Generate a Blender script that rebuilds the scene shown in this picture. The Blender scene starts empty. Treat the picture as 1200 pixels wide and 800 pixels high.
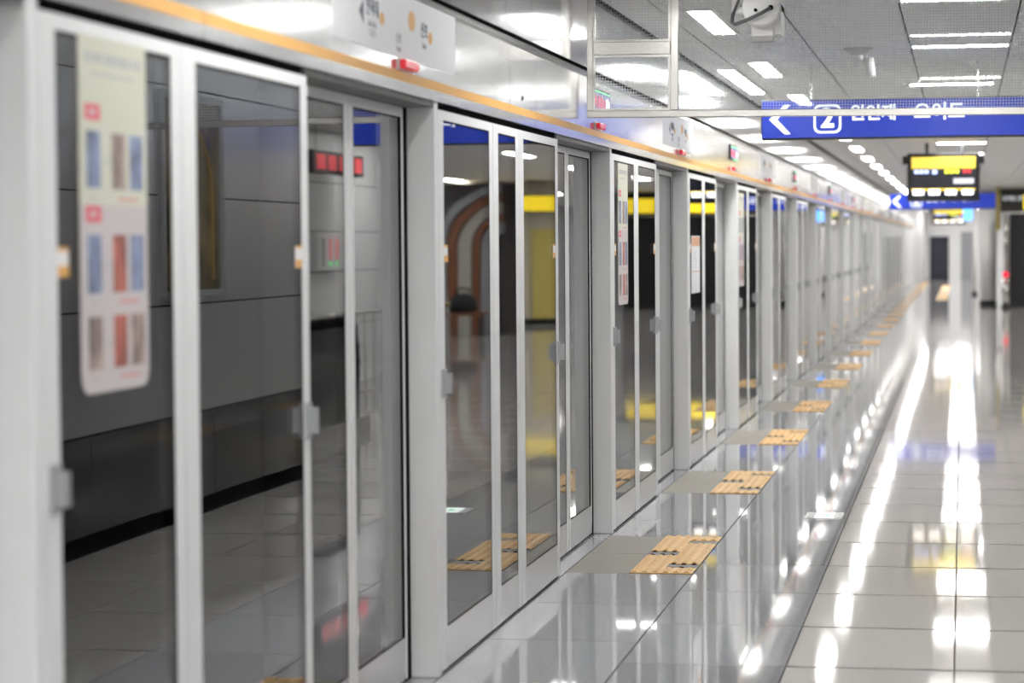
import bpy, bmesh, math, random
from mathutils import Matrix, Vector
random.seed(7)
SC = bpy.context.scene
COL = SC.collection

# ------------------------------------------------------------------ camera
EYE = 1.594
FPX = 85.0/36.0*1200
VPX, VPY = 1128.0, 283.0
cy = Vector((VPX-600, 400-VPY, FPX)).normalized()
cx = Vector((cy.z, 0, -cy.x)).normalized()
cz = cx.cross(cy)
if cz.y < 0: cz = -cz
cam = bpy.data.cameras.new('camera')
cam.sensor_width = 36.0; cam.lens = 85.0
cam.clip_start = 0.05; cam.clip_end = 300
cam.dof.use_dof = True; cam.dof.focus_distance = 12.4; cam.dof.aperture_fstop = 2.6
camo = bpy.data.objects.new('camera', cam); COL.objects.link(camo)
M4 = Matrix.Identity(4)
for i, w in enumerate((cx, cy, cz)):           # world axis rows in camera coordinates
    M4[i][0] = w.x; M4[i][1] = w.y; M4[i][2] = -w.z
M4[2][3] = EYE
camo.matrix_world = M4
SC.camera = camo

# ------------------------------------------------------------------ world, exposure
w = bpy.data.worlds.new('world'); SC.world = w; w.use_nodes = True
w.node_tree.nodes['Background'].inputs[0].default_value = (0.6, 0.63, 0.7, 1)
w.node_tree.nodes['Background'].inputs[1].default_value = 0.02
SC.view_settings.view_transform = 'Standard'
SC.view_settings.look = 'None'
SC.view_settings.exposure = 1.12
SC.view_settings.gamma = 1.0
SC.view_settings.use_curve_mapping = False
LAMP_STRIP = 19.0
LAMP = 36.0
SC.cycles.use_denoising = True
SC.cycles.max_bounces = 10
SC.cycles.glossy_bounces = 6
SC.cycles.transparent_max_bounces = 24
SC.cycles.sample_clamp_indirect = 6.0
SC.cycles.caustics_reflective = True

# ------------------------------------------------------------------ materials
MATS = {}
def mat(name, col=(.5,.5,.5), rough=.5, metal=0., spec=.5, emit=None, estr=0., noise=None, bump=None, rnd=0., coat=0., alpha=1.):
    if name in MATS: return MATS[name]
    m = bpy.data.materials.new(name); m.use_nodes = True
    nt = m.node_tree; b = nt.nodes['Principled BSDF']
    b.inputs['Base Color'].default_value = (*col, 1)
    b.inputs['Roughness'].default_value = rough
    b.inputs['Metallic'].default_value = metal
    b.inputs['Specular IOR Level'].default_value = spec
    b.inputs['Coat Weight'].default_value = coat
    if emit:
        b.inputs['Emission Color'].default_value = (*emit, 1)
        b.inputs['Emission Strength'].default_value = estr
    tc = nt.nodes.new('ShaderNodeTexCoord')
    src = None
    if noise:                                   # (scale, amount, detail)
        n = nt.nodes.new('ShaderNodeTexNoise'); n.inputs['Scale'].default_value = noise[0]
        n.inputs['Detail'].default_value = noise[2] if len(noise) > 2 else 4
        nt.links.new(tc.outputs['Object'], n.inputs['Vector'])
        r = nt.nodes.new('ShaderNodeMapRange'); r.inputs['From Min'].default_value = .25; r.inputs['From Max'].default_value = .75
        r.inputs['To Min'].default_value = 1-noise[1]; r.inputs['To Max'].default_value = 1+noise[1]
        nt.links.new(n.outputs['Fac'], r.inputs['Value']); src = r.outputs['Result']
    if rnd:
        oi = nt.nodes.new('ShaderNodeObjectInfo')
        r2 = nt.nodes.new('ShaderNodeMapRange'); r2.inputs['To Min'].default_value = 1-rnd; r2.inputs['To Max'].default_value = 1+rnd
        nt.links.new(oi.outputs['Random'], r2.inputs['Value'])
        if src:
            mu = nt.nodes.new('ShaderNodeMath'); mu.operation = 'MULTIPLY'
            nt.links.new(src, mu.inputs[0]); nt.links.new(r2.outputs['Result'], mu.inputs[1]); src = mu.outputs[0]
        else: src = r2.outputs['Result']
    if src:
        vm = nt.nodes.new('ShaderNodeVectorMath'); vm.operation = 'SCALE'; vm.inputs[0].default_value = col
        nt.links.new(src, vm.inputs['Scale']); nt.links.new(vm.outputs[0], b.inputs['Base Color'])
    if bump:                                    # (scale, strength, distance, stretch)
        n = nt.nodes.new('ShaderNodeTexNoise'); n.inputs['Scale'].default_value = bump[0]; n.inputs['Detail'].default_value = 2
        if len(bump) > 3:
            mp = nt.nodes.new('ShaderNodeMapping'); mp.inputs['Scale'].default_value = bump[3]
            nt.links.new(tc.outputs['Object'], mp.inputs['Vector']); nt.links.new(mp.outputs[0], n.inputs['Vector'])
        else: nt.links.new(tc.outputs['Object'], n.inputs['Vector'])
        bp = nt.nodes.new('ShaderNodeBump'); bp.inputs['Strength'].default_value = bump[1]; bp.inputs['Distance'].default_value = bump[2]
        nt.links.new(n.outputs['Fac'], bp.inputs['Height']); nt.links.new(bp.outputs[0], b.inputs['Normal'])
    MATS[name] = m
    return m

def glass_mat(name, tint, f0, warp):
    m = bpy.data.materials.new(name); m.use_nodes = True
    nt = m.node_tree; nt.nodes.clear()
    out = nt.nodes.new('ShaderNodeOutputMaterial'); mix = nt.nodes.new('ShaderNodeMixShader')
    tr = nt.nodes.new('ShaderNodeBsdfTransparent'); tr.inputs[0].default_value = (*tint, 1)
    gl = nt.nodes.new('ShaderNodeBsdfGlossy'); gl.inputs['Roughness'].default_value = 0.012
    gl.inputs['Color'].default_value = (1, 1, 1, 1)
    lw = nt.nodes.new('ShaderNodeLayerWeight'); lw.inputs['Blend'].default_value = .5
    pw = nt.nodes.new('ShaderNodeMath'); pw.operation = 'POWER'; pw.inputs[1].default_value = 5
    mr = nt.nodes.new('ShaderNodeMapRange'); mr.inputs['To Min'].default_value = f0; mr.inputs['To Max'].default_value = 1
    nt.links.new(lw.outputs['Facing'], pw.inputs[0]); nt.links.new(pw.outputs[0], mr.inputs['Value'])
    nt.links.new(mr.outputs['Result'], mix.inputs[0]); nt.links.new(tr.outputs[0], mix.inputs[1]); nt.links.new(gl.outputs[0], mix.inputs[2])
    if warp:
        tc = nt.nodes.new('ShaderNodeTexCoord'); n = nt.nodes.new('ShaderNodeTexNoise'); n.inputs['Scale'].default_value = 1.1; n.inputs['Detail'].default_value = 0
        bp = nt.nodes.new('ShaderNodeBump'); bp.inputs['Strength'].default_value = 1; bp.inputs['Distance'].default_value = warp
        nt.links.new(tc.outputs['Object'], n.inputs['Vector']); nt.links.new(n.outputs['Fac'], bp.inputs['Height']); nt.links.new(bp.outputs[0], gl.inputs['Normal'])
    nt.links.new(mix.outputs[0], out.inputs['Surface'])
    MATS[name] = m
    return m

alu     = mat('satin_aluminium', (.79,.805,.81), .4, .05, .5)
alu_d   = mat('aluminium_kick', (.62,.62,.63), .22, .3, .5)
steel   = mat('brushed_steel', (.62,.62,.62), .16, .9, .5, bump=(1.3,.04,.02))
steel_b = mat('polished_steel', (.72,.71,.69), .12, 1.0)
cladm   = mat('cladding_steel', (.60,.61,.62), .10, .9, bump=(1.1,.06,.02))
rubber  = mat('black_rubber', (.003,.003,.004), .9, 0, .05)
soffm   = mat('grey_soffit', (.18,.18,.18), .5)
glass   = glass_mat('door_glass', (.72,.75,.76), .085, .0007)
clear   = glass_mat('barrier_glass', (.93,.95,.95), .05, 0)
orange  = mat('orange_band', (.74,.40,.10), .45)
redm    = mat('red_lens', (.62,.012,.03), .25, emit=(.8,.02,.05), estr=.12)
white   = mat('white_plastic', (.86,.86,.85), .35)
paper   = mat('white_sheet', (.80,.82,.84), .45)
grey_t  = mat('grey_print', (.10,.12,.17), .6)
grey_l  = mat('pale_grey_print', (.45,.46,.48), .6)
wirem   = mat('wire', (.58,.59,.60), .45, .5)
blackm  = mat('black_case', (.008,.008,.01), .4)
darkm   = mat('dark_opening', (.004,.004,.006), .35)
tile_l  = mat('polished_grey_granite', (.33,.34,.36), .03, 0, .75, noise=(60,.12,3), rnd=.13)
tile_r  = mat('speckled_beige_granite', (.50,.478,.462), .05, 0, .5, noise=(140,.16,4), rnd=.03)
tile_m  = mat('rough_beige_granite', (.27,.255,.225), .65, 0, .3, noise=(150,.3,3))
paving  = mat('far_granite', (.45,.435,.43), .05, 0, .5, noise=(60,.1,3))
jointm  = mat('tile_joint', (.10,.10,.10), .8)
amber   = mat('amber_tactile', (.66,.41,.15), .5, noise=(25,.18,3))
glue    = mat('worn_glue', (.035,.035,.04), .35, noise=(30,.6,3))
ceilm   = mat('white_ceiling', (.80,.80,.79), .45, .0)
ceil_b  = mat('ceiling_void', (.03,.03,.03), .8)
lampm   = mat('lamp_glow', (.9,.9,.9), .4, emit=(1,.985,.96), estr=LAMP)
strip_m = mat('strip_lamp_glow', (.9,.9,.9), .4, emit=(1,.985,.96), estr=LAMP_STRIP)
barm    = mat('curtain_frame_steel', (.46,.45,.43), .24, 1.0)
wallm   = mat('satin_wall_panel', (.60,.60,.63), .3, .75, .5, bump=(1.0,.04,.01))
wall_dk = mat('black_gloss_panel', (.028,.029,.032), .06, 0, .7)
whitew  = mat('pale_wall', (.62,.62,.63), .4)
greyw   = mat('grey_wall', (.30,.31,.33), .4)
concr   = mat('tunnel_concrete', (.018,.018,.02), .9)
bluem   = mat('blue_sign_face', (.012,.04,.46), .22, emit=(.015,.07,.75), estr=.13)
wtext   = mat('sign_white', (.9,.92,.95), .4, emit=(.9,.95,1), estr=.6)
yellow  = mat('yellow_sign_face', (.85,.62,.02), .4, emit=(1,.74,.03), estr=.5)
led_y   = mat('yellow_led', (.8,.6,.05), .4, emit=(1,.75,.12), estr=.42)
led_w   = mat('white_led', (.8,.8,.8), .4, emit=(.95,.95,1), estr=1.5)
led_b   = mat('blue_led', (.3,.4,.9), .4, emit=(.4,.5,1), estr=1.4)
led_g   = mat('green_led', (.1,.7,.2), .4, emit=(.1,.85,.25), estr=1.0)
led_yg  = mat('lime_led', (.6,.7,.05), .4, emit=(.7,.8,.05), estr=1.2)
led_r   = mat('red_led', (.8,.05,.05), .4, emit=(1,.06,.1), estr=.4)
screenm = mat('dark_screen', (.012,.014,.03), .2)
navy    = mat('navy_screen', (.03,.06,.22), .25, emit=(.03,.07,.3), estr=.35)
creamp  = mat('cream_print', (.62,.63,.52), .55)
pinkp   = mat('pale_pink_print', (.57,.53,.53), .55)
redp    = mat('red_print', (.72,.12,.16), .5)
photo1  = mat('blue_photo_print', (.22,.27,.42), .5, noise=(9,.75,3))
photo2  = mat('brown_photo_print', (.28,.21,.19), .5, noise=(12,.8,3))
photo3  = mat('red_photo_print', (.40,.12,.09), .5, noise=(9,.7,3))
brown   = mat('brown_trim', (.22,.085,.04), .4)
cream   = mat('cream_panel', (.55,.50,.38), .4)
ochre   = mat('yellow_panel', (.62,.50,.14), .35)
gold    = mat('dark_gold_print', (.13,.10,.045), .25, noise=(4,.8,4))
bagm    = mat('black_fabric', (.01,.01,.012), .8)
greenp  = mat('green_print', (.02,.45,.15), .4, emit=(.02,.6,.2), estr=.5)
lightp  = mat('lit_white_panel', (.8,.85,.83), .3, emit=(.85,1,.95), estr=.5)

# ------------------------------------------------------------------ mesh helpers
MESH = {}
def mesh_from(name, verts, faces, m, smooth=False):
    me = bpy.data.meshes.new(name); me.from_pydata(verts, [], faces)
    if m: me.materials.append(m)
    if smooth:
        for p in me.polygons: p.use_smooth = True
    me.update(); return me
class MB:
    def __init__(s): s.v = []; s.f = []
    def box(s, x0, x1, y0, y1, z0, z1):
        n = len(s.v)
        s.v += [(x0,y0,z0),(x1,y0,z0),(x1,y1,z0),(x0,y1,z0),(x0,y0,z1),(x1,y0,z1),(x1,y1,z1),(x0,y1,z1)]
        s.f += [tuple(n+i for i in q) for q in ((0,3,2,1),(4,5,6,7),(0,1,5,4),(1,2,6,5),(2,3,7,6),(3,0,4,7))]
        return s
    def prism(s, prof, y0, y1):              # profile (x,z) counter-clockwise seen from -Y
        n = len(s.v); k = len(prof)
        s.v += [(x,y0,z) for x,z in prof] + [(x,y1,z) for x,z in prof]
        s.f += [tuple(range(n,n+k)), tuple(range(n+2*k-1,n+k-1,-1))]
        s.f += [(n+i, n+k+i, n+k+(i+1)%k, n+(i+1)%k) for i in range(k)]
        return s
    def tube(s, pts, r, seg=12):
        pts = [Vector(p) for p in pts]; n0 = len(s.v); up = Vector((0,0,1))
        for i, p in enumerate(pts):
            d = (pts[min(i+1,len(pts)-1)]-pts[max(i-1,0)]).normalized()
            a = d.cross(up if abs(d.z) < .95 else Vector((1,0,0))).normalized(); b = d.cross(a)
            for k in range(seg):
                t = 2*math.pi*k/seg
                s.v.append(tuple(p + a*math.cos(t)*r + b*math.sin(t)*r))
        for i in range(len(pts)-1):
            for k in range(seg):
                a0 = n0+i*seg+k; a1 = n0+i*seg+(k+1)%seg
                s.f.append((a0, a1, a1+seg, a0+seg))
        s.f.append(tuple(n0+k for k in range(seg))[::-1]); s.f.append(tuple(n0+(len(pts)-1)*seg+k for k in range(seg)))
        return s
    def lathe(s, prof, seg=24, c=(0,0,0)):   # (r,z)
        n0 = len(s.v)
        for r, z in prof:
            for k in range(seg):
                t = 2*math.pi*k/seg; s.v.append((c[0]+r*math.cos(t), c[1]+r*math.sin(t), c[2]+z))
        for i in range(len(prof)-1):
            for k in range(seg):
                a0 = n0+i*seg+k; a1 = n0+i*seg+(k+1)%seg
                s.f.append((a0, a1, a1+seg, a0+seg))
        s.f.append(tuple(n0+k for k in range(seg))[::-1]); s.f.append(tuple(n0+(len(prof)-1)*seg+k for k in range(seg)))
        return s
    def mesh(s, name, m, smooth=False): return mesh_from(name, s.v, s.f, m, smooth)
def bx(x0, x1, y0, y1, z0, z1, m, bev=0.):
    key = tuple(round(a,4) for a in (x0,x1,y0,y1,z0,z1,bev)) + (m.name,)
    if key in MESH: return MESH[key]
    me = MB().box(x0,x1,y0,y1,z0,z1).mesh('box', m)
    if bev:
        b = bmesh.new(); b.from_mesh(me)
        bmesh.ops.bevel(b, geom=list(b.edges), offset=bev, segments=2, affect='EDGES', profile=.5)
        b.to_mesh(me); b.free()
    MESH[key] = me
    return me
def ob(name, me, parent=None, loc=(0,0,0), rot=(0,0,0)):
    o = bpy.data.objects.new(name, me); COL.objects.link(o)
    o.location = loc; o.rotation_euler = rot
    if parent: o.parent = parent
    return o
def tag(o, label, cat, group=None):
    o['label'] = label; o['category'] = cat
    if group: o['group'] = group
    return o
def thing(name, label, cat, loc=(0,0,0), group=None, rot=(0,0,0)):
    return tag(ob(name, None, None, loc, rot), label, cat, group)
def struct(name, me, loc=(0,0,0), parent=None):
    o = ob(name, me, parent, loc); o['kind'] = 'structure'; return o
TXT = {}
def text(body, size, m, depth=.001, bold=0.):
    key = (body, size, m.name, bold)
    if key in TXT: return TXT[key]
    cu = bpy.data.curves.new('text', 'FONT'); cu.body = body; cu.size = size; cu.extrude = depth; cu.offset = bold
    cu.align_x = 'CENTER'; cu.align_y = 'CENTER'; cu.resolution_u = 3
    o = bpy.data.objects.new('text', cu); COL.objects.link(o)
    bpy.context.view_layer.update()
    me = bpy.data.meshes.new_from_object(o.evaluated_get(bpy.context.evaluated_depsgraph_get()))
    bpy.data.objects.remove(o); me.materials.clear(); me.materials.append(m)
    TXT[key] = me
    return me
FACE_X = (math.pi/2, 0, math.pi/2)      # flat print on a face looking along +X
FACE_Y = (math.pi/2, 0, 0)              # flat print on a face looking along -Y (towards the camera)
def disc(ry, rz, m, seg=20):
    return mesh_from('disc', [(0, ry*math.cos(2*math.pi*k/seg), rz*math.sin(2*math.pi*k/seg)) for k in range(seg)], [tuple(range(seg))], m)

# ------------------------------------------------------------------ layout
DX = -1.9; RX = -2.0                     # flush face of the screen, face of the sliding leaves
P = [4.75, 8.67, 13.16, 16.95, 20.73]
while P[-1] + 3.8 < 97: P.append(P[-1] + 3.8)
NB = len(P) - 1
ORD = ['nearest','second','third','fourth','fifth','sixth','seventh','eighth','ninth','tenth','eleventh','twelfth']
def lab(i, near, far, group):
    """near: text with {o}; far bays cannot be told apart and share a label and a group"""
    return (near.format(o=ORD[i]), group) if i < len(ORD) else (far, group)
CEIL = 2.88

# ------------------------------------------------------------------ floor
fl = struct('floor', bx(-2.12, 9, -6, 104, -.4, -.014, jointm))
XG = [-1.9, -1.59, -1.28, -.655, -.03, .595, 1.22]
TH = .014; G = .007
def tile(nm, x0, x1, y0, y1, m, top=0.):
    gy = .03 if m is tile_r else G
    ob(nm, bx(0, x1-x0-G, 0, y1-y0-gy, -TH, top, m), fl, (x0+G/2, y0+gy/2, 0))
Y0 = 10.05 - .96*7
rows = 26
for j in range(rows):
    y = Y0 + .96*j
    tile('floor_tile', XG[2], XG[3], y, y+.96, tile_l)
    for c in (3, 4, 5): tile('floor_tile', XG[c], XG[c+1], y, y+.96, tile_r)
YE = Y0 + .96*rows
# strip along the screen: plain tiles between the door mats
tile('floor_tile', -1.9, -1.28, 2.5, P[1]-1.59, tile_l)
for i in range(NB):
    a = P[i+1]-1.59; b = P[i+1]-.11; nxt = (P[i+2]-1.59) if i+2 <= NB else b+2.3
    tile('door_mat_tile', -1.9, -1.59, a, (a+b)/2, tile_m)
    tile('door_mat_tile', -1.9, -1.59, (a+b)/2, b, tile_m)
    if i < 7:
        n = 3
        for k in range(n): tile('floor_tile', -1.9, -1.28, b+(nxt-b)*k/n, b+(nxt-b)*(k+1)/n, tile_l)
    else: tile('paving', -1.9, -1.28, b, nxt, tile_l)
ob('paving', bx(-2.12, -1.904, 2.5, 103, -TH, -.001, tile_l), fl)
ob('paving', bx(XG[2]+.002, XG[3]-.002, YE, 103, -TH, 0, paving), fl)
ob('paving', bx(XG[3]+.002, 9, YE, 103, -TH, 0, paving), fl)
ob('paving', bx(1.224, 9, -6, YE-.003, -TH, 0, paving), fl)
ob('paving', bx(-1.9, 1.22, -6, 2.49, -TH, 0, paving), fl)
ob('paving', bx(-1.278, 1.22, 2.495, Y0-.003, -TH, 0, paving), fl)

# ------------------------------------------------------------------ ceiling
ce = struct('ceiling', bx(-2.2, 9, -6, 104, CEIL+.02, CEIL+.3, ceil_b))
SX = [-1.88, -1.64, -.99, -.34, .31, .96, 1.61, 2.26]
cys = [-6, -1.9, 2.2, 6.3, 10.2, 14.13, 18.4, 22.3, 26.2, 30.1, 34, 37.9, 41.8, 45.7, 49.6, 53.5, 57.4]
for c in range(len(SX)-1):
    for j in range(len(cys)-1):
        sh = .9 if c in (2,) else 0
        y0 = cys[j] + sh; y1 = cys[j+1] + sh
        ob('ceiling_panel', bx(0, SX[c+1]-SX[c]-.014, 0, y1-y0-.014, 0, .02, ceilm), ce, (SX[c]+.007, y0+.007, CEIL))
ob('ceiling_sheet', bx(2.27, 9, -6, 104, CEIL, CEIL+.02, ceilm), ce)
ob('ceiling_sheet', bx(-1.88, 2.26, 58.4, 104, CEIL, CEIL+.02, ceilm), ce)

# ------------------------------------------------------------------ tunnel behind the screen, end walls
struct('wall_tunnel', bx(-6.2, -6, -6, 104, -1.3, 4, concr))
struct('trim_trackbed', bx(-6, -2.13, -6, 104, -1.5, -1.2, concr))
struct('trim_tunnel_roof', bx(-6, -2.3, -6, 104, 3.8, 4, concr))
struct('wall_rear', bx(-2.2, 9, -6.2, -6, 0, CEIL, white))

# ------------------------------------------------------------------ platform screen: builders
def leaf(i, kind, y0, y1, label, group, flush=True, handle=None, sticker=None):
    """one glazed leaf between y0 and y1; outer face at local x = 0"""
    X = DX if flush else RX
    L = y1 - y0
    root = thing('glazed_screen_leaf' if flush else 'sliding_screen_leaf', label, 'door', (X, y0, 0), group)
    st = .085 if flush else .06; top = .035; zt = 2.095; zk = .165; t = .032
    if flush: s0, s1 = (.09, .075) if kind == 'A' else (.11, .075)
    else: s0, s1 = (.06, .055) if kind == 'S' else (.055, .03)
    ob('stile', bx(-t, 0, 0, s0, .012, zt, alu), root)
    ob('stile', bx(-t, 0, L-s1, L, .012, zt, alu), root)
    ob('top_rail', bx(-t, 0, s0, L-s1, zt-top, zt, alu), root)
    ob('kick_plate', bx(-t, -.001, s0, L-s1, .012, zk, alu_d), root)
    ob('bottom_seal', bx(-t+.004, -.012, .004, L-.004, 0, .012, rubber), root)
    ob('glazing_gasket', MB().box(-.033,-.001,s0,s0+.005,zk,zt-top).box(-.033,-.001,L-s1-(.042 if kind == 'T' else .006),L-s1,zk,zt-top)
       .box(-.012,-.001,s0+.006,L-s1-.006,zt-top-.006,zt-top).box(-.012,-.001,s0+.006,L-s1-.006,zk,zk+.005).mesh('gasket', rubber), root) if i < 9 else None
    ob('pane', bx(-.011, -.002, s0+.004, L-s1-.004, zk+.003, zt-top-.004, glass), root)
    if handle is not None and i < 12:
        yh = .045 if handle == 0 else L-.045
        h = ob('handle', MB().box(0,.012,yh-.022,yh+.022,1.03,1.135).box(.012,.034,yh-.012,yh+.016,1.045,1.12).mesh('handle', mat('handle_grey',(.36,.37,.38),.35,.3)), root)
    if sticker is not None and i < 10:
        ys = s0 - .004 if sticker == 0 else L-s1-.066
        k = ob('sticker', bx(-.0019, -.0005, ys, ys+.07, 1.532, 1.597, white), root)
        k['label'] = 'small white and orange pull sticker'
        ob('sticker_band', bx(-.0005, -.0001, ys, ys+.07, 1.532, 1.556, orange), k)
        ob('sticker_band', bx(-.0005, -.0001, ys, ys+.07, 1.588, 1.597, orange), k)
    return root

POSTER_ROWS = ((.80,.64,photo1,photo2,photo1), (.43,.27,photo1,photo3,photo1), (.20,.05,photo2,photo3,photo2))
def poster_a(y0, y1, z0, z1, label):
    W = y1-y0; Hh = z1-z0
    r = thing('poster', label, 'poster', (DX-.0018, y0, z0))
    prof = []                                # sheet with rounded lower corners
    c = .04
    for a in range(5): t = math.pi + a*math.pi/8; prof.append((c+c*math.cos(t), c+c*math.sin(t)))
    for a in range(5): t = 1.5*math.pi + a*math.pi/8; prof.append((W-c+c*math.cos(t), c+c*math.sin(t)))
    hs = Hh*.53
    lo = prof + [(W, hs), (0, hs)]
    def sheet(pr, m):
        n = len(pr)
        return mesh_from('sheet', [(0,y,z) for y,z in pr]+[(.003,y,z) for y,z in pr],
                         [tuple(range(n,2*n)), tuple(range(n))[::-1]]+[(k,(k+1)%n,n+(k+1)%n,n+k) for k in range(n)], m)
    ob('lower_sheet', sheet(lo, pinkp), r)
    ob('upper_sheet', bx(0, .003, 0, W, hs, Hh, creamp), r)
    def rect(nm, a, b, c0, c1, m): ob(nm, bx(.003, .0036, a*W, b*W, c0*Hh, c1*Hh, m), r)
    rnd = random.Random(3)
    x = .08
    while x < .90:                           # blurred heading
        wd = rnd.uniform(.03,.06); rect('heading_stroke', x, x+wd, .925, .955, grey_l); x += wd + rnd.uniform(.015,.05)
    rect('heading_line', .17, .80, .893, .899, grey_l)
    for zz in (.765, .48):
        rect('red_tag', .07, .29, zz, zz+.045, redp)
        ob('tag_mark', bx(.0036,.004,.13*W,.22*W,(zz+.015)*Hh,(zz+.03)*Hh,pinkp), r)
    for (zt, zb, m0, m1, m2) in ((.735,.56,photo1,photo2,photo1), (.445,.265,photo1,photo3,photo1), (.215,.05,photo2,photo3,photo2)):
        rect('picture', .09, .29, zb+.015, zt, m0); rect('picture', .46, .66, zb+.015, zt, m1); rect('picture', .73, .93, zb+.015, zt, m2)
        rect('caption', .14, .22, zb-.015, zb-.008, grey_l); rect('caption', .55, .85, zb-.015, zb-.010, redp)
        rect('arrow_mark', .36, .40, (zt+zb)/2, (zt+zb)/2+.012, grey_l)
    return r

def poster_b(y0, y1, z0, z1, label):
    r = thing('poster', label, 'poster', (DX-.0018, y0, z0)); W=y1-y0; Hh=z1-z0
    ob('sheet', bx(0,.003,0,W,0,Hh,paper), r)
    ob('heading_block', bx(.003,.0036,.02*W,.98*W,.82*Hh,.985*Hh,mat('tan_print',(.62,.33,.18),.5)), r)
    ob('divider', bx(.003,.0036,.02*W,.98*W,.37*Hh,.385*Hh,mat('tan_print')), r)
    for k in range(6): ob('text_line', bx(.003,.0036,.12*W,(.5+.07*(k%4))*W,(.45+.05*k)*Hh,(.457+.05*k)*Hh,grey_l), r)
    return r

def route_sheet(root, Pn, i):
    y0 = -1.5; y1 = .33
    s = ob('route_sheet', bx(0, .0015, y0, y1, 2.235, 2.455, paper), root, (-1.89, Pn, 0))
    s['label'] = 'white route strip with grey station names'
    if i < 6:
        x = .002
        def t(body, y, z, size, m): ob('lettering', text(body, size, m), s, (x, y, z), FACE_X)
        ob('arrow', mesh_from('arrow', [(x,-1.16,2.345),(x,-1.10,2.385),(x,-1.10,2.305)], [(0,1,2)], grey_t), s)
        t('인하대', -.98, 2.365, .062, grey_t); t('Inha Univ.', -.98, 2.315, .028, grey_l); t('仁荷大', -.98, 2.285, .028, grey_l)
        ob('station_dot', disc(.035, .022, orange), s, (x, -.85, 2.345))
        ob('station_dot', disc(.055, .036, orange), s, (x, -.41, 2.375))
        t('숭의', -.61, 2.297, .040, grey_l); t('Sungui', -.61, 2.265, .024, grey_l)
        t('신포', -.21, 2.355, .062, grey_t); t('Sinpo', -.21, 2.305, .028, grey_l)
        ob('station_dot', disc(.035, .022, orange), s, (x, -.11, 2.34))

FAS = [(-1.89,2.12),(-1.89,2.445),(-1.925,2.497),(-2.2,2.497),(-2.2,2.12)]
def header(i, y0, y1, label, group, route=None):
    root = thing('steel_header', label, 'panel', (0,0,0), group)
    L = y1-y0
    ob('fascia', MB().prism(FAS[::-1], y0+.004, y1-.004).mesh('fascia', steel), root)
    ob('orange_band', bx(-1.8895, -1.8885, y0+.004, y1-.004, 2.158, 2.191, orange), root)
    return root

# sliding doors sit 0.1 m back between the flush leaves and the next post
for i in range(NB+1):
    y = P[i]
    l, g = lab(i, 'pale grey aluminium post, {o} from the camera along the glass screen',
               'narrow pale grey post far down the glass screen, out of focus', 'posts of the glass screen')
    if i == 0: l = 'pale grey aluminium post at the left edge, nearest to the camera'
    r = thing('screen_post', l, 'post', (0, y, 0), g)
    ob('post_body', bx(-2.12, -1.9, 0, .06, .0, 2.12, alu, .003), r)
    ob('rubber_seal', bx(-2.03, -2.004, -.078, 0, .0, 2.098, rubber), r)
for i in range(NB):
    a = P[i] + .062; n = P[i+1]
    rec = n - 1.75                           # start of the recess
    mid = (a+rec)/2
    if i == 1: ca, cb = 9.79, 10.38
    elif i == 0: ca = cb = 5.75
    else: ca = cb = mid
    l, g = lab(i, 'silver framed fixed glass leaf right behind the {o} post of the screen', 'narrow glazed leaf right behind a far post of the screen', 'glazed leaves behind the posts')
    leaf(i, 'A', a, ca-.004, l, g, True, 0, 0)
    if i == 1:
        leaf(i, 'B', ca+.004, cb-.004, 'slim silver framed glass filler leaf between the two wide leaves of the second bay', 'filler leaf', True)
    l, g = lab(i, 'silver framed glass leaf beside the {o} pair of recessed sliding doors', 'narrow glazed leaf beside far recessed sliding doors', 'glazed leaves beside the sliding doors')
    c_ = leaf(i, 'C', cb+.004, rec, l, g, True, 1, 1)
    ob('return_jamb', bx(-.14, -.033, -.03, 0, .0, 2.095, rubber), c_, (0, rec-cb-.004, 0))
    # return jamb closing the step between flush leaf and recess
    h = (rec+n)/2
    l, g = lab(i, 'recessed sliding glass door, near half of the {o} pair', 'near half of a far pair of recessed sliding doors', 'near sliding door halves')
    leaf(i, 'S', rec+.004, h-.006, l, g, False)
    l, g = lab(i, 'recessed sliding glass door, far half of the {o} pair next to a post', 'far half of a distant pair of recessed sliding doors', 'far sliding door halves')
    leaf(i, 'T', h+.006, n-.08, l, g, False)
    # soffit above the recess
    s = ob('track_cover', bx(-2.12, -1.905, rec, n-.002, 2.1, 2.119, soffm))
    l, g = lab(i, 'grey overhead track cover above the {o} pair of sliding doors', 'grey overhead track cover above far sliding doors', 'track covers over the doors')
    tag(s, l, 'cover', g)
    k = ob('leaf_head_seal', bx(-1.97, -1.915, a, rec-.004, 2.097, 2.119, rubber))
    l, g = lab(i, 'black rubber strip above the glass leaves of the {o} bay', 'black rubber strip above far glass leaves', 'head seals')
    tag(k, l, 'seal', g)

# the bay just before the left edge of the picture
a0 = .95
r = thing('screen_post', 'pale grey aluminium post before the left edge of the picture', 'post', (0, a0, 0), 'posts of the glass screen')
ob('post_body', bx(-2.12, -1.9, 0, .06, .0, 2.12, alu, .003), r)
leaf(0, 'A', a0+.062, 2.02, 'glass leaf before the left edge of the picture, behind its post', 'glazed leaves behind the posts', True, 0, 0)
c_ = leaf(0, 'C', 2.03, 3.0, 'glass leaf before the left edge of the picture, beside its sliding doors', 'glazed leaves beside the sliding doors', True, 1, 1)
ob('return_jamb', bx(-.14, -.033, -.03, 0, .0, 2.095, rubber), c_, (0, .97, 0))
leaf(0, 'S', 3.004, 3.869, 'sliding door before the left edge of the picture, near half', 'near sliding door halves', False)
leaf(0, 'T', 3.881, 4.67, 'sliding door before the left edge of the picture, far half', 'far sliding door halves', False)
tag(ob('track_cover', bx(-2.12, -1.905, 3.0, 4.748, 2.1, 2.119, soffm)), 'grey overhead track cover before the left edge of the picture', 'cover', 'track covers over the doors')

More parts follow.
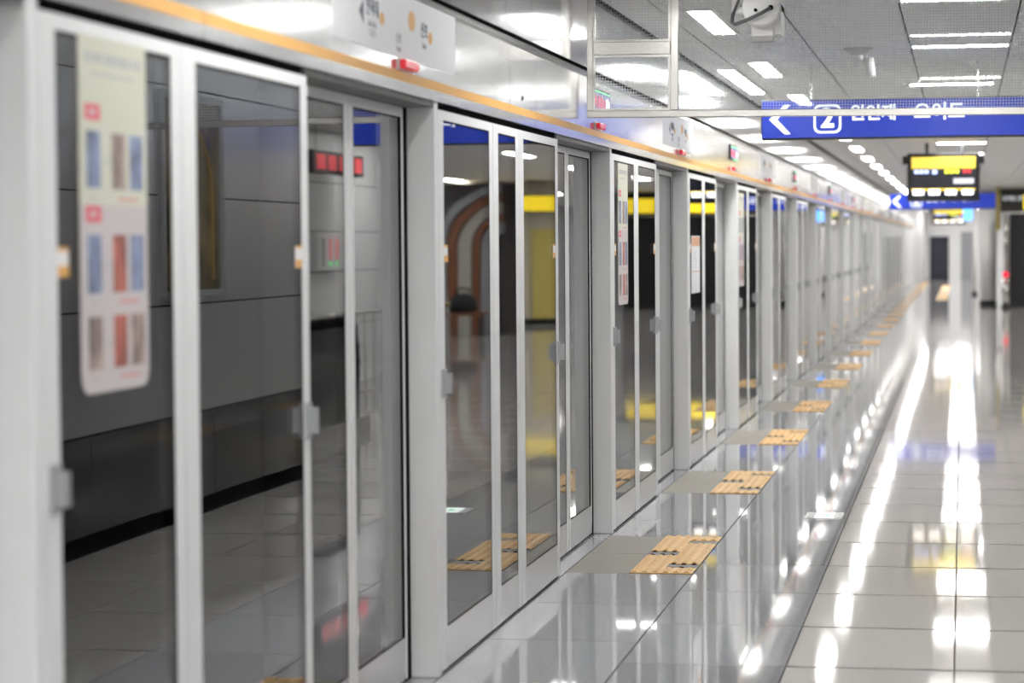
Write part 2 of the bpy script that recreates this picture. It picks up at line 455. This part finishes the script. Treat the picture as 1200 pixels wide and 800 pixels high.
# header panels: seams lie over the joint between the two flush leaves
seams = [-2.0, 5.91, 10.12, 10.75, 14.61] + [ (P[i]+.062+P[i+1]-1.75)/2+.25 for i in range(3, NB)] + [P[-1]]
for k in range(len(seams)-1):
    y0, y1 = seams[k], seams[k+1]
    if k == 0: l, g = 'brushed steel header panel with orange band at the top left corner', 'steel header panels'
    elif k == 1: l, g = 'long steel header panel carrying the nearest white route strip', 'steel header panels'
    elif k == 2: l, g = 'short steel header panel with a keyhole between two long ones', 'steel header panels'
    else: l, g = lab(k-1, 'steel header panel above the {o} pair of sliding doors', 'steel header panel over far sliding doors', 'steel header panels')
    r = header(k, y0, y1, l, g)
    if k == 2:
        ob('keyhole', MB().lathe([(.009,0),(.009,.004)], 12).mesh('keyhole', rubber), r, (-1.886, 10.42, 2.235), (0,-math.pi/2,0))
        ob('keyhole_ring', MB().lathe([(.014,0),(.014,.0025)], 14).mesh('keyhole', steel_b), r, (-1.8875, 10.42, 2.235), (0,-math.pi/2,0))
    for i in range(0, NB, 2):
        if y0 <= P[i+1]-.6 < y1: route_sheet(r, P[i+1], i)
    l, g = ('polished steel cladding above ' + l) if k < 11 else 'polished steel cladding above far header panels', 'upper cladding sheets'
    if k < 11: l = ['polished steel cladding sheet above the top left header panel', 'polished steel cladding sheet above the nearest route strip', 'narrow polished steel cladding sheet above the short header panel',
                   'polished steel cladding sheet where the hanging wired glass meets the screen'][k] if k < 4 else 'polished steel cladding sheet above the %s pair of sliding doors' % ORD[k-1]
    ob_c = ob('cladding_sheet', bx(-2.2, -1.905, y0+.003, y1-.003, 2.506, CEIL, cladm))
    tag(ob_c, l, 'panel', 'upper cladding sheets')
tag(ob('header_seam_strip', bx(-2.15, -1.925, -2, P[-1], 2.497, 2.506, rubber)), 'thin black joint line running above all the header panels', 'joint')

# small red door lamps and LED door displays on the header
for i in range(NB):
    n = P[i+1]
    if i < 12:
        l, g = lab(i, 'small red warning lamp on the header above the {o} pair of sliding doors', 'small red warning lamp on the far header', 'red door lamps')
        r = thing('warning_lamp', l, 'lamp', (-1.8885, n-.61, 2.198), g)
        ob('lamp_base', bx(0, .003, -.01, .22, -.004, .036, white), r)
        ob('lens', bx(.003, .026, 0, .21, 0, .032, redm, .005), r)
    if i % 2 == 1 and i < 10:
        l, g = lab(i, 'small dark LED door display with red characters over the {o} pair of doors', 'small LED door display on the far header', 'LED door displays')
        r = thing('led_display', l, 'display', (-1.907, n-.76, 2.285), g)
        ob('case', bx(.018, .03, 0, .62, 0, .125, blackm, .003), r)
        rr = random.Random(i)
        ob('screen', bx(.03, .0305, .015, .605, .012, .113, navy), r)
        for (a, b, m) in ((.03,.14,led_r),(.17,.34,led_r),(.36,.44,led_r),(.47,.58,led_w)):
            yy = a
            mb = MB()
            while yy < b:
                wv = rr.uniform(.008,.018); mb.box(.0305,.031,yy,yy+wv,.018+rr.uniform(0,.02),.09-rr.uniform(0,.02)); yy += wv+.012
            ob('characters', mb.mesh('characters', m), r)
        ob('green_edge', MB().box(.0305,.0312,.02,.6,.106,.112).mesh('edge', led_g), r)
        ob('green_edge', MB().box(.0305,.0312,.2,.6,.003,.009).mesh('edge', led_g), r)

# posters stuck on the glass
poster_a(5.04, 5.48, 1.27, 2.065, 'tall cream and pink notice with rows of photos on the nearest glass leaf')
poster_a(13.46, 13.855, 1.25, 2.05, 'tall cream and pink notice with rows of photos behind the third post')
poster_b(17.2, 17.74, 1.237, 1.65, 'white notice with a tan heading on the glass behind the fourth post')
poster_a(20.88, 21.4, 1.22, 2.03, 'tall pale notice on the glass behind the fifth post')

# ------------------------------------------------------------------ tactile paving in front of every sliding door
def pad_mesh(w_, L, m):
    mb = MB(); mb.box(0, w_, 0, L, 0, .003)
    n = 3; p = w_/n; rr = random.Random(int(L*1000))
    for k in range(n):
        x0 = k*p+.006; x1 = (k+1)*p-.016
        e0 = rr.uniform(0,.03) if L < 1.4 else 0; e1 = rr.uniform(0,.03)
        mb.prism([(x0,.003),(x1,.003),(x1-.005,.0085),(x0+.005,.0085)], e0, L-e1)
        y = e0+.03
        while y < L-e1-.03:
            mb.box(x0+.010, x1-.010, y, y+.03, .0085, .0105); y += .062
    return mb.mesh('pad', m)
PADS = [(0,0,.45),(0,.56,1),(1,0,.13),(1,.235,.78),(1,.87,1)]
padm = [pad_mesh(.152, (b-a)*1.48, amber) for c, a, b in PADS]
gm = bx(0, .306, 0, 1.474, 0, .0018, glue)
for i in range(NB):
    a = P[i+1]-1.59
    l, g = lab(i, 'worn amber tactile strip with ribbed pads in front of the {o} pair of doors', 'small amber tactile strip on the far floor by the screen', 'amber tactile strips')
    r = thing('tactile_strip', l, 'tactile paving', (-1.588, a, -.0135), g)
    tile_o = ob('bed', bx(0, .306, 0, 1.477, 0, .0133, tile_l), r)
    ob('glue_patch', gm, r, (0, .0015, .0133))
    for (c, f0, f1), me in zip(PADS, padm):
        ob('ribbed_pad', me, r, (.001+c*.153, .002+f0*1.476, .0151))
edgem = MB()  # small raised dark bits along the edges of the pad gaps
rr = random.Random(5)
for c, fy in ((0,.445),(1,.125),(1,.77),(0,.545),(1,.225)):
    for k in range(3):
        x = c*.153 + k*.051 + .006; y = fy*1.476
        edgem.prism([(x,0),(x+.03,0),(x+.022,.004),(x+.008,.004)], y+rr.uniform(.0,.02), y+rr.uniform(.025,.07))
edgem = edgem.mesh('gap_edges', rubber)
for o in [o for o in COL.objects if o.name.startswith('tactile_strip')][:7]:
    ob('dark_gap_edge', edgem, o, (0, .002, .0151))
r = thing('tactile_strip', 'lone pale amber tactile strip on the floor near the far doorway', 'tactile paving', (-.72, 67, 0))
ob('ribbed_pad', bx(0,.3,0,22,0,.004,amber), r)

# flush floor guide light with green arrow
r = thing('floor_guide_light', 'flush lit floor light with a small green arrow beside the dark joint', 'floor light', (-.90, 14.03, 0))
ob('frame', MB().box(0,.215,0,.3,0,.003).mesh('frame', steel_b), r)
ob('lit_panel', bx(.055, .165, .02, .28, .003, .004, lightp), r)
ob('side_glass', bx(.008,.048,.02,.28,.003,.0036,greyw), r); ob('side_glass', bx(.172,.207,.02,.28,.003,.0036,greyw), r)
ob('arrow', mesh_from('arrow', [(.085,.14,.0042),(.125,.08,.0042),(.125,.2,.0042),(.14,.14,.0042)], [(0,1,3,2)], greenp), r)

# ------------------------------------------------------------------ stair block beside the camera (seen mirrored in the glass)
WX = .66
wr = struct('wall_right', bx(WX+.02, 3.0, -2, 16.9, 0, CEIL, blackm))
zr = [.1, .62, 1.26, 1.89, 2.52, CEIL]
for j in range(5):
    step = 1.05 if j == 0 else 2.1
    y = 16.9
    while y > 2.4:
        y0 = max(y-step, -2) if abs(y-16.9) > 1e-6 else 15.1
        if abs(y-16.9) < 1e-6: y0 = 15.1
        ob('wall_panel', bx(0, .02, 0, y-y0-.012, 0, zr[j+1]-zr[j]-.012, wall_dk if j == 0 else wallm), wr, (WX, y0+.006, zr[j]+.006))
        y = y0
struct('baseboard_right', bx(WX+.012, WX+.02, -2, 16.9, 0, .1, rubber))
r = thing('advert_frame', 'tall advert frame with a dark golden picture on the panelled stair wall', 'picture frame', (WX, 13.05, 1.3))
ob('frame', MB().box(-.03,0,0,1.2,0,.04).box(-.03,0,0,1.2,1.15,1.19).box(-.03,0,0,.05,.04,1.15).box(-.03,0,1.15,1.2,.04,1.15).mesh('frame', greyw), r)
ob('print', bx(-.012, -.002, .05, 1.15, .04, 1.15, gold), r)
ob('print_arch', MB().tube([(-.0125,.2,.1),(-.0125,.2,.6)]+[(-.0125,.6-.4*math.cos(t*math.pi/10),.6+.4*math.sin(t*math.pi/10)) for t in range(11)]+[(-.0125,1.0,.1)], .012, 6).mesh('arch', mat('gold_line',(.35,.2,.04),.4)), r)

# handrail balustrade, railing and pale wall beyond the stair block
r = thing('balustrade', 'low dark glass balustrade with a black handrail beyond the stair wall', 'balustrade', (1.2, 17.2, 0))
ob('glass_side', bx(-.02, .02, 0, 3.3, .12, .92, mat('smoked_panel',(.02,.024,.024),.08), .005), r)
ob('skirt', bx(-.1, .1, 0, 3.4, 0, .12, steel_b), r)
ob('handrail', MB().tube([(0,0,.95),(0,2.9,.95)]+[(0,2.9+.35*math.sin(t),.6+.35*math.cos(t)) for t in [k*math.pi/8 for k in range(1,9)]], .045, 12).mesh('rail', rubber, True), r)
r = thing('railing', 'chrome railing with upright bars in front of the pale wall', 'railing', (2.0, 21.2, 0))
ob('top_rail', MB().tube([(0,0,.92),(0,6,.92)], .03, 10).mesh('rail', steel_b, True), r)
ob('bottom_rail', MB().tube([(0,0,.12),(0,6,.12)], .02, 8).mesh('rail', steel_b, True), r)
for k in range(16): ob('bar', bx(-.012,.012,-.012,.012,0,.90,steel_b), r, (0, .02+k*.397, 0))
w2 = struct('wall_stair', bx(3.0, 3.3, 16.9, 31, 0, CEIL, blackm))
for j, (z0, z1) in enumerate(((0,.7),(.7,1.31),(1.31,1.76),(1.76,2.3),(2.3,CEIL))):
    for k in range(7): ob('wall_panel', bx(-.02, 0, 0, 2.0, 0, z1-z0-.012, whitew), w2, (3.0, 16.92+k*2.01, z0+.006))
r = thing('red_sign', 'red lit hanging sign over the railing, seen mirrored in the nearest doors', 'sign', (2.6, 24.3, 2.36))
ob('case', bx(0,.12,0,2.2,0,.24,blackm,.005), r)
for k in range(5): ob('character', bx(-.004,0,.12+k*.42,.12+k*.42+.3,.04,.2,led_r), r)
ob('hanger', bx(.05,.07,.3,.32,.24,CEIL-2.36,steel_b), r); ob('hanger', bx(.05,.07,1.88,1.9,.24,CEIL-2.36,steel_b), r)
r = thing('hose_cabinet', 'pale wall cabinet with red and green indicator strips on the stair wall', 'cabinet', (2.98, 25.6, 1.32))
ob('door', bx(-.06,-.001,0,1.0,0,.42,whitew,.006), r)
for k, (m) in enumerate((grey_t, led_r, led_r)):
    ob('strip', bx(-.064,-.06,.15+k*.28,.21+k*.28,.12,.36,m), r); ob('strip_light', bx(-.064,-.06,.15+k*.28,.21+k*.28,.05,.11,led_g if k else grey_t), r)

# alcove far right: cream and yellow panels, brown arches, bench
w3 = struct('wall_alcove', bx(4.1, 8.9, 47.7, 47.9, 0, CEIL, cream))
ob('yellow_panel', bx(4.15, 4.65, 47.66, 47.69, .12, 1.9, ochre), w3)
ob('yellow_panel', bx(5.18, 5.34, 47.66, 47.69, .12, 1.9, ochre), w3)
ob('cream_panel', bx(4.68, 5.15, 47.66, 47.69, .12, 1.9, cream), w3); ob('cream_panel', bx(5.37, 5.8, 47.66, 47.69, .12, 1.9, cream), w3)
ob('plinth', bx(4.1, 5.9, 47.62, 47.69, 0, .12, blackm), w3)
struct('wall_side', bx(8.9, 9.0, -6, 104, 0, CEIL, greyw))
r = thing('exit_sign', 'long yellow lit hanging sign above the cream panelled alcove wall', 'sign', (4.1, 47.3, 2.24))
ob('case', bx(0, 1.7, 0, .12, 0, .34, blackm, .005), r); ob('face', bx(.02, 1.68, -.004, 0, .02, .32, yellow), r)
ob('hanger', bx(.3,.32,.05,.07,.34,CEIL-2.24,steel_b), r); ob('hanger', bx(1.4,1.42,.05,.07,.34,CEIL-2.24,steel_b), r)
r = thing('arched_surround', 'nested brown arches framing a dark alcove, seen mirrored in the second bay', 'arch', (0, 42.2, 0))
def arch_part(rad, th, m, dy):
    c = (4.25, 1.55); mb = MB(); pr = []
    path = [(c[0]+rad, 0)] + [(c[0]+rad*math.cos(t), c[1]+rad*math.sin(t)) for t in [k*math.pi/2/10 for k in range(11)]]
    inn  = [(c[0]+(rad-th), 0)] + [(c[0]+(rad-th)*math.cos(t), c[1]+(rad-th)*math.sin(t)) for t in [k*math.pi/2/10 for k in range(11)]]
    for k in range(len(path)-1):
        mb.prism([inn[k], path[k], path[k+1], inn[k+1]], dy, dy+.3)
    return mb.mesh('arch', m)
ob('outer_arch', arch_part(1.12, .14, greyw, 0), r); ob('brown_arch', arch_part(.96, .14, brown, .05), r)
ob('middle_arch', arch_part(.80, .2, mat('pale_arch',(.42,.40,.36),.35), .1), r); ob('brown_arch', arch_part(.58, .12, brown, .15), r); ob('inner_arch', arch_part(.44, .2, greyw, .2), r)
ob('back_panel', bx(3.95, 5.4, .5, .55, 0, 2.7, mat('alcove_back',(.06,.05,.05),.4)), r)
r = thing('bench', 'low brown bench standing in front of the arches', 'bench', (4.35, 40.9, 0))
ob('seat', bx(0,1.1,0,.42,.38,.44,brown,.008), r)
for (x, y) in ((.05,.04),(1.01,.04),(.05,.34),(1.01,.34)): ob('leg', bx(x,x+.04,y,y+.04,0,.38,blackm), r)
bag = MB().lathe([(.20,0),(.24,.06),(.23,.16),(.18,.25),(.10,.31),(.02,.33)], 18).mesh('bag', bagm, True)
r = thing('bag', 'rounded black bag lying on the brown bench', 'bag', (4.72, 41.1, .44)); ob('body', bag, r)
ob('strap', MB().tube([(-.12,0,.27),(-.1,0,.38),(0,0,.42),(.1,0,.38),(.12,0,.27)], .015, 8).mesh('strap', bagm, True), r)

# ------------------------------------------------------------------ escalator portal far right
r = thing('escalator_portal', 'black escalator opening at the right edge, framed in grey', 'escalator', (0, 59.6, 0))
ob('side_wall', bx(4.5, 4.7, 0, 4, 0, CEIL-.02, greyw), r)
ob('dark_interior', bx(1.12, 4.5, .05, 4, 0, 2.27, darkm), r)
ob('header', bx(.89, 4.5, -.02, .3, 2.28, CEIL-.02, mat('charcoal_panel',(.05,.05,.05),.4)), r)
ob('header_trim', bx(.89, 4.5, -.04, -.02, 2.26, 2.3, steel_b), r)
ob('lettering', text('나가는 곳', .12, wtext), r, (1.18, -.022, 2.62), FACE_Y)
r2 = thing('exit_sign', 'long yellow lit sign over the black escalator opening', 'sign', (1.42, 59.4, 2.33))
ob('case', bx(0, 3.0, 0, .14, 0, .4, blackm, .005), r2); ob('face', bx(.02, 2.98, -.004, 0, .02, .38, yellow), r2)
r2 = thing('newel_post', 'chrome escalator newel with a red stop button at the right edge', 'post', (1.02, 59.2, 0))
ob('newel', MB().tube([(0,0,.02),(0,0,.72)], .09, 14).mesh('newel', steel_b, True), r2)
ob('upright', MB().tube([(0,.05,.72),(0,.05,2.25)], .045, 10).mesh('upright', steel_b, True), r2)
ob('stop_button', MB().lathe([(.02,0),(.075,.02),(.07,.05),(.02,.075)], 16).mesh('button', mat('red_button',(.8,.01,.03),.3,emit=(1,.02,.05),estr=.5), True), r2, (0,-.09,.80), (math.pi/2,0,0))
ob('button_plate', bx(-.06,.06,-.1,-.05,.72,.88,steel_b), r2)
ob('foot', bx(-.12,.1,-.12,.12,0,.05,blackm), r2)
r2 = thing('blade_sign', 'narrow upright yellow sign edge beside the white column', 'sign', (.80, 59.0, 1.86))
ob('face', bx(0,.07,0,.5,0,CEIL-1.86,mat('dull_yellow',(.5,.38,.02),.4)), r2); ob('edge', bx(.07,.09,0,.5,0,CEIL-1.86,greyw), r2)
r2 = thing('column', 'round white column with a black foot beside the escalator', 'column', (.633, 62, 0))
ob('shaft', MB().lathe([(.205,.12),(.205,CEIL)], 32).mesh('shaft', white, True), r2); ob('foot', MB().lathe([(.21,0),(.21,.12)], 32).mesh('foot', blackm, True), r2)
r2 = thing('pipe', 'slim white pipe standing left of the white column', 'pipe', (.36, 74, 0))
ob('shaft', MB().lathe([(.07,.1),(.07,CEIL)], 16).mesh('shaft', white, True), r2); ob('foot', MB().lathe([(.08,0),(.08,.1)], 16).mesh('foot', blackm, True), r2)

# far end wall with doorways
we = struct('wall_end', bx(-2.2, 9, 102, 103, 0, CEIL, mat('white_end_wall',(.85,.85,.85),.45)))
struct('door_1', bx(-1.33, -.56, 101.9, 101.99, 0, 1.82, screenm)); struct('door_2', bx(-.07, .4, 101.9, 101.99, 0, 2.0, greyw))
struct('trim_1', bx(-1.40, -.49, 101.93, 101.99, 1.83, 1.90, white))
struct('wall_partition', bx(-2.12, -1.55, P[-1]+.1, 101.9, 0, CEIL, whitew))

# ------------------------------------------------------------------ wired-glass smoke curtain hanging from the ceiling
YB = 12.12
r = thing('smoke_curtain', 'hanging wired glass smoke curtain in a steel frame below the ceiling', 'glass screen', (0, YB, 0), None, (0, .009, 0))
X0, X1, XM = -1.885, WX-.005, -1.442
ob('bottom_bar', bx(X0, X1, -.02, .02, 2.215, 2.25, barm, .003), r)
ob('top_bar', bx(X0, X1, -.02, .02, 2.835, 2.858, barm, .003), r)
ob('mullion', bx(X0, X0+.03, -.018, .018, 2.25, 2.835, barm, .003), r)
ob('mullion', bx(XM-.02, XM+.02, -.018, .018, 2.25, 2.835, barm, .003), r)
ob('mullion', bx(X1-.03, X1, -.018, .018, 2.25, 2.835, barm, .003), r)
ob('transom', bx(X0+.03, XM-.02, -.018, .018, 2.53, 2.595, barm, .003), r)
for (a, b, c, d) in ((X0+.03, XM-.02, 2.25, 2.53), (X0+.03, XM-.02, 2.595, 2.835), (XM+.02, X1-.03, 2.25, 2.835)):
    p = ob('pane', bx(a, b, -.003, .003, c, d, clear), r)
    mb = MB(); t = .0011
    x = a+.007
    t = .0017
    while x < b: mb.box(x-t/2, x+t/2, -.0042, -.0032, c, d); x += .0142
    z = c+.007
    while z < d: mb.box(a, b, -.0052, -.0042, z-t/2, z+t/2); z += .0142
    k = ob('wire_mesh', mb.mesh('wires', wirem), r); k['kind'] = 'stuff'
for fr in ((X0+.03, XM-.02, 2.25, 2.53), (X0+.03, XM-.02, 2.595, 2.835)):
    a, b, c, d = fr
    ob('bead', MB().box(a,a+.012,-.014,-.006,c,d).box(b-.012,b,-.014,-.006,c,d).box(a+.012,b-.012,-.014,-.006,c,c+.012).box(a+.012,b-.012,-.014,-.006,d-.012,d).mesh('bead', barm), r)

# security camera on the ceiling in front of the curtain, cable hanging
r = thing('security_camera', 'boxy white security camera with a looped grey cable, in front of the wired glass', 'camera', (-.92, 11.4, CEIL))
hs = MB().lathe([(.083,0),(.09,.02),(.09,.06),(.083,.075)], 28).mesh('housing', white, True)
ob('housing', hs, r, (0, -.02, -.20), (math.pi/2-.15, 0, 0))
ob('body', bx(-.055,.055,-.02,.2,-.32,-.20,white,.008), r)
ob('visor', MB().box(.055,.085,-.01,.22,-.31,-.17).box(-.055,.085,-.0,.22,-.20,-.17).mesh('visor', white), r)
ob('lens_bracket', bx(-.05,.05,-.018,.06,-.345,-.32,mat('grey_plastic',(.4,.39,.38),.4),.004), r)
ob('mount', MB().tube([(-.13,.05,0),(-.13,.05,-.195)], .021, 14).mesh('mount', white, True), r)
ob('arm', MB().tube([(-.13,.05,-.19),(-.02,.06,-.2)], .018, 10).mesh('arm', white, True), r)
ob('cable', MB().tube([(-.085,.0,0),(-.1,-.02,-.12),(-.135,-.05,-.22),(-.14,-.06,-.255),(-.12,-.09,-.268),(-.08,-.12,-.258),(.0,-.135,-.225),(.04,-.115,-.20),(.045,-.09,-.195)], .0085, 8).mesh('cable', mat('grey_cable',(.12,.12,.13),.5), True), r)
ob('cable_socket', MB().lathe([(.012,0),(.012,.012)], 14).mesh('socket', rubber), r, (.045,-.098,-.195), (math.pi/2,0,0))
ob('cable_socket', MB().lathe([(.008,0),(.008,.012)], 14).mesh('socket', rubber), r, (-.025,-.098,-.205), (math.pi/2,0,0))
r = thing('ceiling_camera', 'small white ceiling camera on a round flange behind the wired glass', 'camera', (-.68, 16.25, CEIL))
ob('flange', MB().lathe([(.045,-.045),(.075,-.02),(.10,-.008),(.10,0)], 24).mesh('flange', mat('pale_grey_plastic',(.5,.5,.5),.35), True), r)
ob('stem', MB().tube([(0,0,-.02),(0,0,-.13)], .036, 14).mesh('stem', white, True), r)
ob('arm', MB().tube([(0,0,-.08),(.07,-.02,-.09)], .016, 10).mesh('arm', white, True), r)
ob('head', MB().tube([(.07,-.02,-.07),(.085,-.03,-.19)], .034, 14).mesh('head', white, True), r)

# ------------------------------------------------------------------ hanging signs
def blue_sign(x0, x1, y, z0, z1, label, near):
    r = thing('direction_sign', label, 'sign', (x0, y, z0)); W = x1-x0; Hh = z1-z0
    ob('case', bx(0, W, 0, .14, 0, Hh, blackm, .004), r)
    ob('face', bx(.008, W-.008, -.004, 0, .012, Hh-.006, bluem), r)
    for x in (.35, W-.35): ob('hanger', bx(x, x+.012, .05, .062, Hh, CEIL-z0, steel_b), r)
    s = Hh/.283
    f = -.0045
    zc = .145*s
    ob('arrow', MB().prism([(.06*s,zc),(.17*s,zc+.105*s),(.21*s,zc+.105*s),(.115*s,zc),(.21*s,zc-.105*s),(.17*s,zc-.105*s)], f-.001, f).mesh('arrow', wtext), r)
    def ring(cx_, w_, h_, t_, rad):
        def rr(w2, h2, rd):
            return [(cx_+sx*(w2-rd)+rd*math.cos(a), zc+sz*(h2-rd)+rd*math.sin(a)) for sx, sz, a0 in ((1,1,0),(-1,1,90),(-1,-1,180),(1,-1,270)) for a in [math.radians(a0+q*22.5) for q in range(5)]]
        o_ = rr(w_/2, h_/2, rad); i_ = rr(w_/2-t_, h_/2-t_, rad-t_*.6); n = len(o_)
        return mesh_from('ring', [(x,f-.001,z) for x,z in o_]+[(x,f-.001,z) for x,z in i_], [(k,(k+1)%n,n+(k+1)%n,n+k) for k in range(n)], wtext)
    ob('number_box', ring(.475*s, .195*s, .205*s, .014*s, .045*s), r)
    ob('lettering', text('2', .19*s, wtext, .0005, .006*s), r, (.475*s, f-.0005, zc), FACE_Y)
    ob('lettering', text('원인재', .12*s, wtext, .0005, .003*s), r, (.80*s, f-.0005, .178*s), FACE_Y)
    ob('lettering', text('·', .12*s, wtext, .0005, .003*s), r, (1.03*s, f-.0005, .178*s), FACE_Y)
    ob('lettering', text('오이도', .13*s, wtext, .0005, .003*s), r, (1.265*s, f-.0005, .180*s), FACE_Y)
    return r
blue_sign(-1.427, .45, 17.5, 2.335, 2.618, 'large blue direction sign behind the wired glass, white arrow and track number', True)
blue_sign(-1.355, .61, 46, 2.20, 2.50, 'small far blue direction sign hanging behind the black train board', False)

def train_board(x0, x1, y, z0, z1, label):
    W = x1-x0; Hh = z1-z0
    r = thing('train_board', label, 'display board', (x0, y, z0))
    ob('case', bx(0, W, 0, .2, 0, Hh, blackm, .01), r)
    ob('side_lug', bx(-.06, 0, .05, .15, Hh*.78, Hh*.95, blackm), r); ob('side_lug', bx(W, W+.06, .05, .15, Hh*.78, Hh*.95, blackm), r)
    for x in (.25*W, .74*W): ob('hanger', bx(x, x+.04, .08, .12, Hh, CEIL-z0, blackm), r)
    ob('yellow_banner', bx(.06*W, .94*W, -.004, 0, .68*Hh, .92*Hh, led_y), r)
    ob('screen', bx(.05*W, .95*W, -.003, 0, .05*Hh, .66*Hh, screenm), r)
    def seg(a, b, c, d, m):
        ob('characters', bx(a*W, b*W, -.006, -.003, c*Hh, d*Hh, m), r)
    for a in (.10,.17,.24): seg(a, a+.055, .58, .65, led_b)
    seg(.35, .41, .57, .65, led_b)
    for a in (.52,.59,.66): seg(a, a+.055, .58, .65, led_yg)
    for a in (.77,.83): seg(a, a+.05, .58, .65, led_r)
    seg(.64, .92, .36, .47, mat('dim_led',(.4,.4,.45),.4,emit=(.5,.5,.58),estr=.8))
    seg(.06, .94, .22, .26, led_y)
    for a in (.08,.30,.53,.76): seg(a, a+.15, .13, .24, led_w)
    return r
train_board(-.71, .218, 32, 2.124, 2.744, 'black train display board with a yellow banner hanging over the platform')
r = train_board(-.836, .1, 68, 2.08, 2.5, 'faint far train display board below the small blue sign')
ob('blue_logo', bx(.86, 1.1, -.004, .1, .1, .42, mat('bright_blue',(.05,.2,.9),.4,emit=(.1,.35,1),estr=1.5)), r)

# ------------------------------------------------------------------ ceiling lamps
LCOUNT = [0]
def lamp(x0, x1, y0, y1, label, group, glow=lampm):
    r = thing('ceiling_lamp', label, 'lamp', (x0, y0, CEIL-.012), group)
    W = x1-x0; L = y1-y0
    ob('housing', MB().box(-.02,0,-.02,L+.02,0,.012).box(W,W+.02,-.02,L+.02,0,.012).box(0,W,-.02,0,0,.012).box(0,W,L,L+.02,0,.012).mesh('rim', white), r)
    ob('diffuser', bx(0, W, 0, L, .003, .011, glow), r)
ys = [1.6+3.9*k for k in range(-1, 25)]
for k, y in enumerate(ys):
    n = k - 4                                # the first four hang before the picture begins
    l = 'strip lamp in the row next to the screen, %s beyond the wired glass' % ORD[n] if 0 <= n < 8 else \
        ('long white strip lamp next to the screen in the blurred far row' if n >= 8 else 'long white strip lamp next to the screen on the near side of the wired glass')
    lamp(-1.49, -1.36, y, y+1.5, l, 'strip lamps next to the screen', strip_m)
for k, y in enumerate([-3, -1.4, 5, 9, 13.0, 16.12, 20.0] + [24+4*k for k in range(20)]):
    if y == 20.0: l, g = 'white lamp across the ceiling just above the large blue sign', 'lamps across the ceiling'
    elif y == 16.12: l, g = 'white lamp across the ceiling seen through the wired glass, second row up', 'lamps across the ceiling'
    elif y == 13.0: l, g = 'white lamp across the ceiling at the top right corner', 'lamps across the ceiling'
    elif y < 13: l, g = 'short lamp across the ceiling on the near side of the wired glass', 'lamps across the ceiling'
    elif y < 44: l, g = 'short lamp across the ceiling, %s one past the large blue sign' % ORD[k-6].replace('nearest','first'), 'lamps across the ceiling'
    else: l, g = 'short white lamp across the far ceiling beyond the train board', 'lamps across the ceiling'
    lamp(-.32 if y != 20.0 else -.42, .29 if y != 20.0 else .24, y-.09, y+.09, l, g)
lamp(-1.78, -1.66, 17.9, 20.8, 'glowing strip by the cladding, standing in for a lamp reflected in the wired glass', 'stand-ins for reflected lamps', strip_m)  # added glowing strip in place of a lamp reflection in the curtain glass
for k in range(12):
    y = 20 + 6.5*k
    lamp(2.3, 2.45, y, y+1.8, 'strip lamp over the right side of the platform', 'strip lamps on the right side')
    if y > 30 : lamp(6.0, 6.15, y, y+1.8, 'strip lamp over the far right of the platform', 'strip lamps on the far right')

for k in range(3):  # extra lamps added to brighten the far end wall
    y = 84 + 6*k
    lamp(-1.0, 1.2, y+1.9, y+2.1, 'wide white lamp added to brighten the far end wall', 'added lamps near the end wall')
# unseen lamps added behind the viewpoint to brighten faces turned towards it
for k in range(6):
    y = -5.6 + 1.05*k
    lamp(-1.1, -.5, y, y+.3, 'unseen square lamp added behind the viewpoint for frontal light', 'added lamps behind the viewpoint')
    lamp(-.15, .35, y, y+.3, 'unseen square lamp added behind the viewpoint for frontal light', 'added lamps behind the viewpoint')
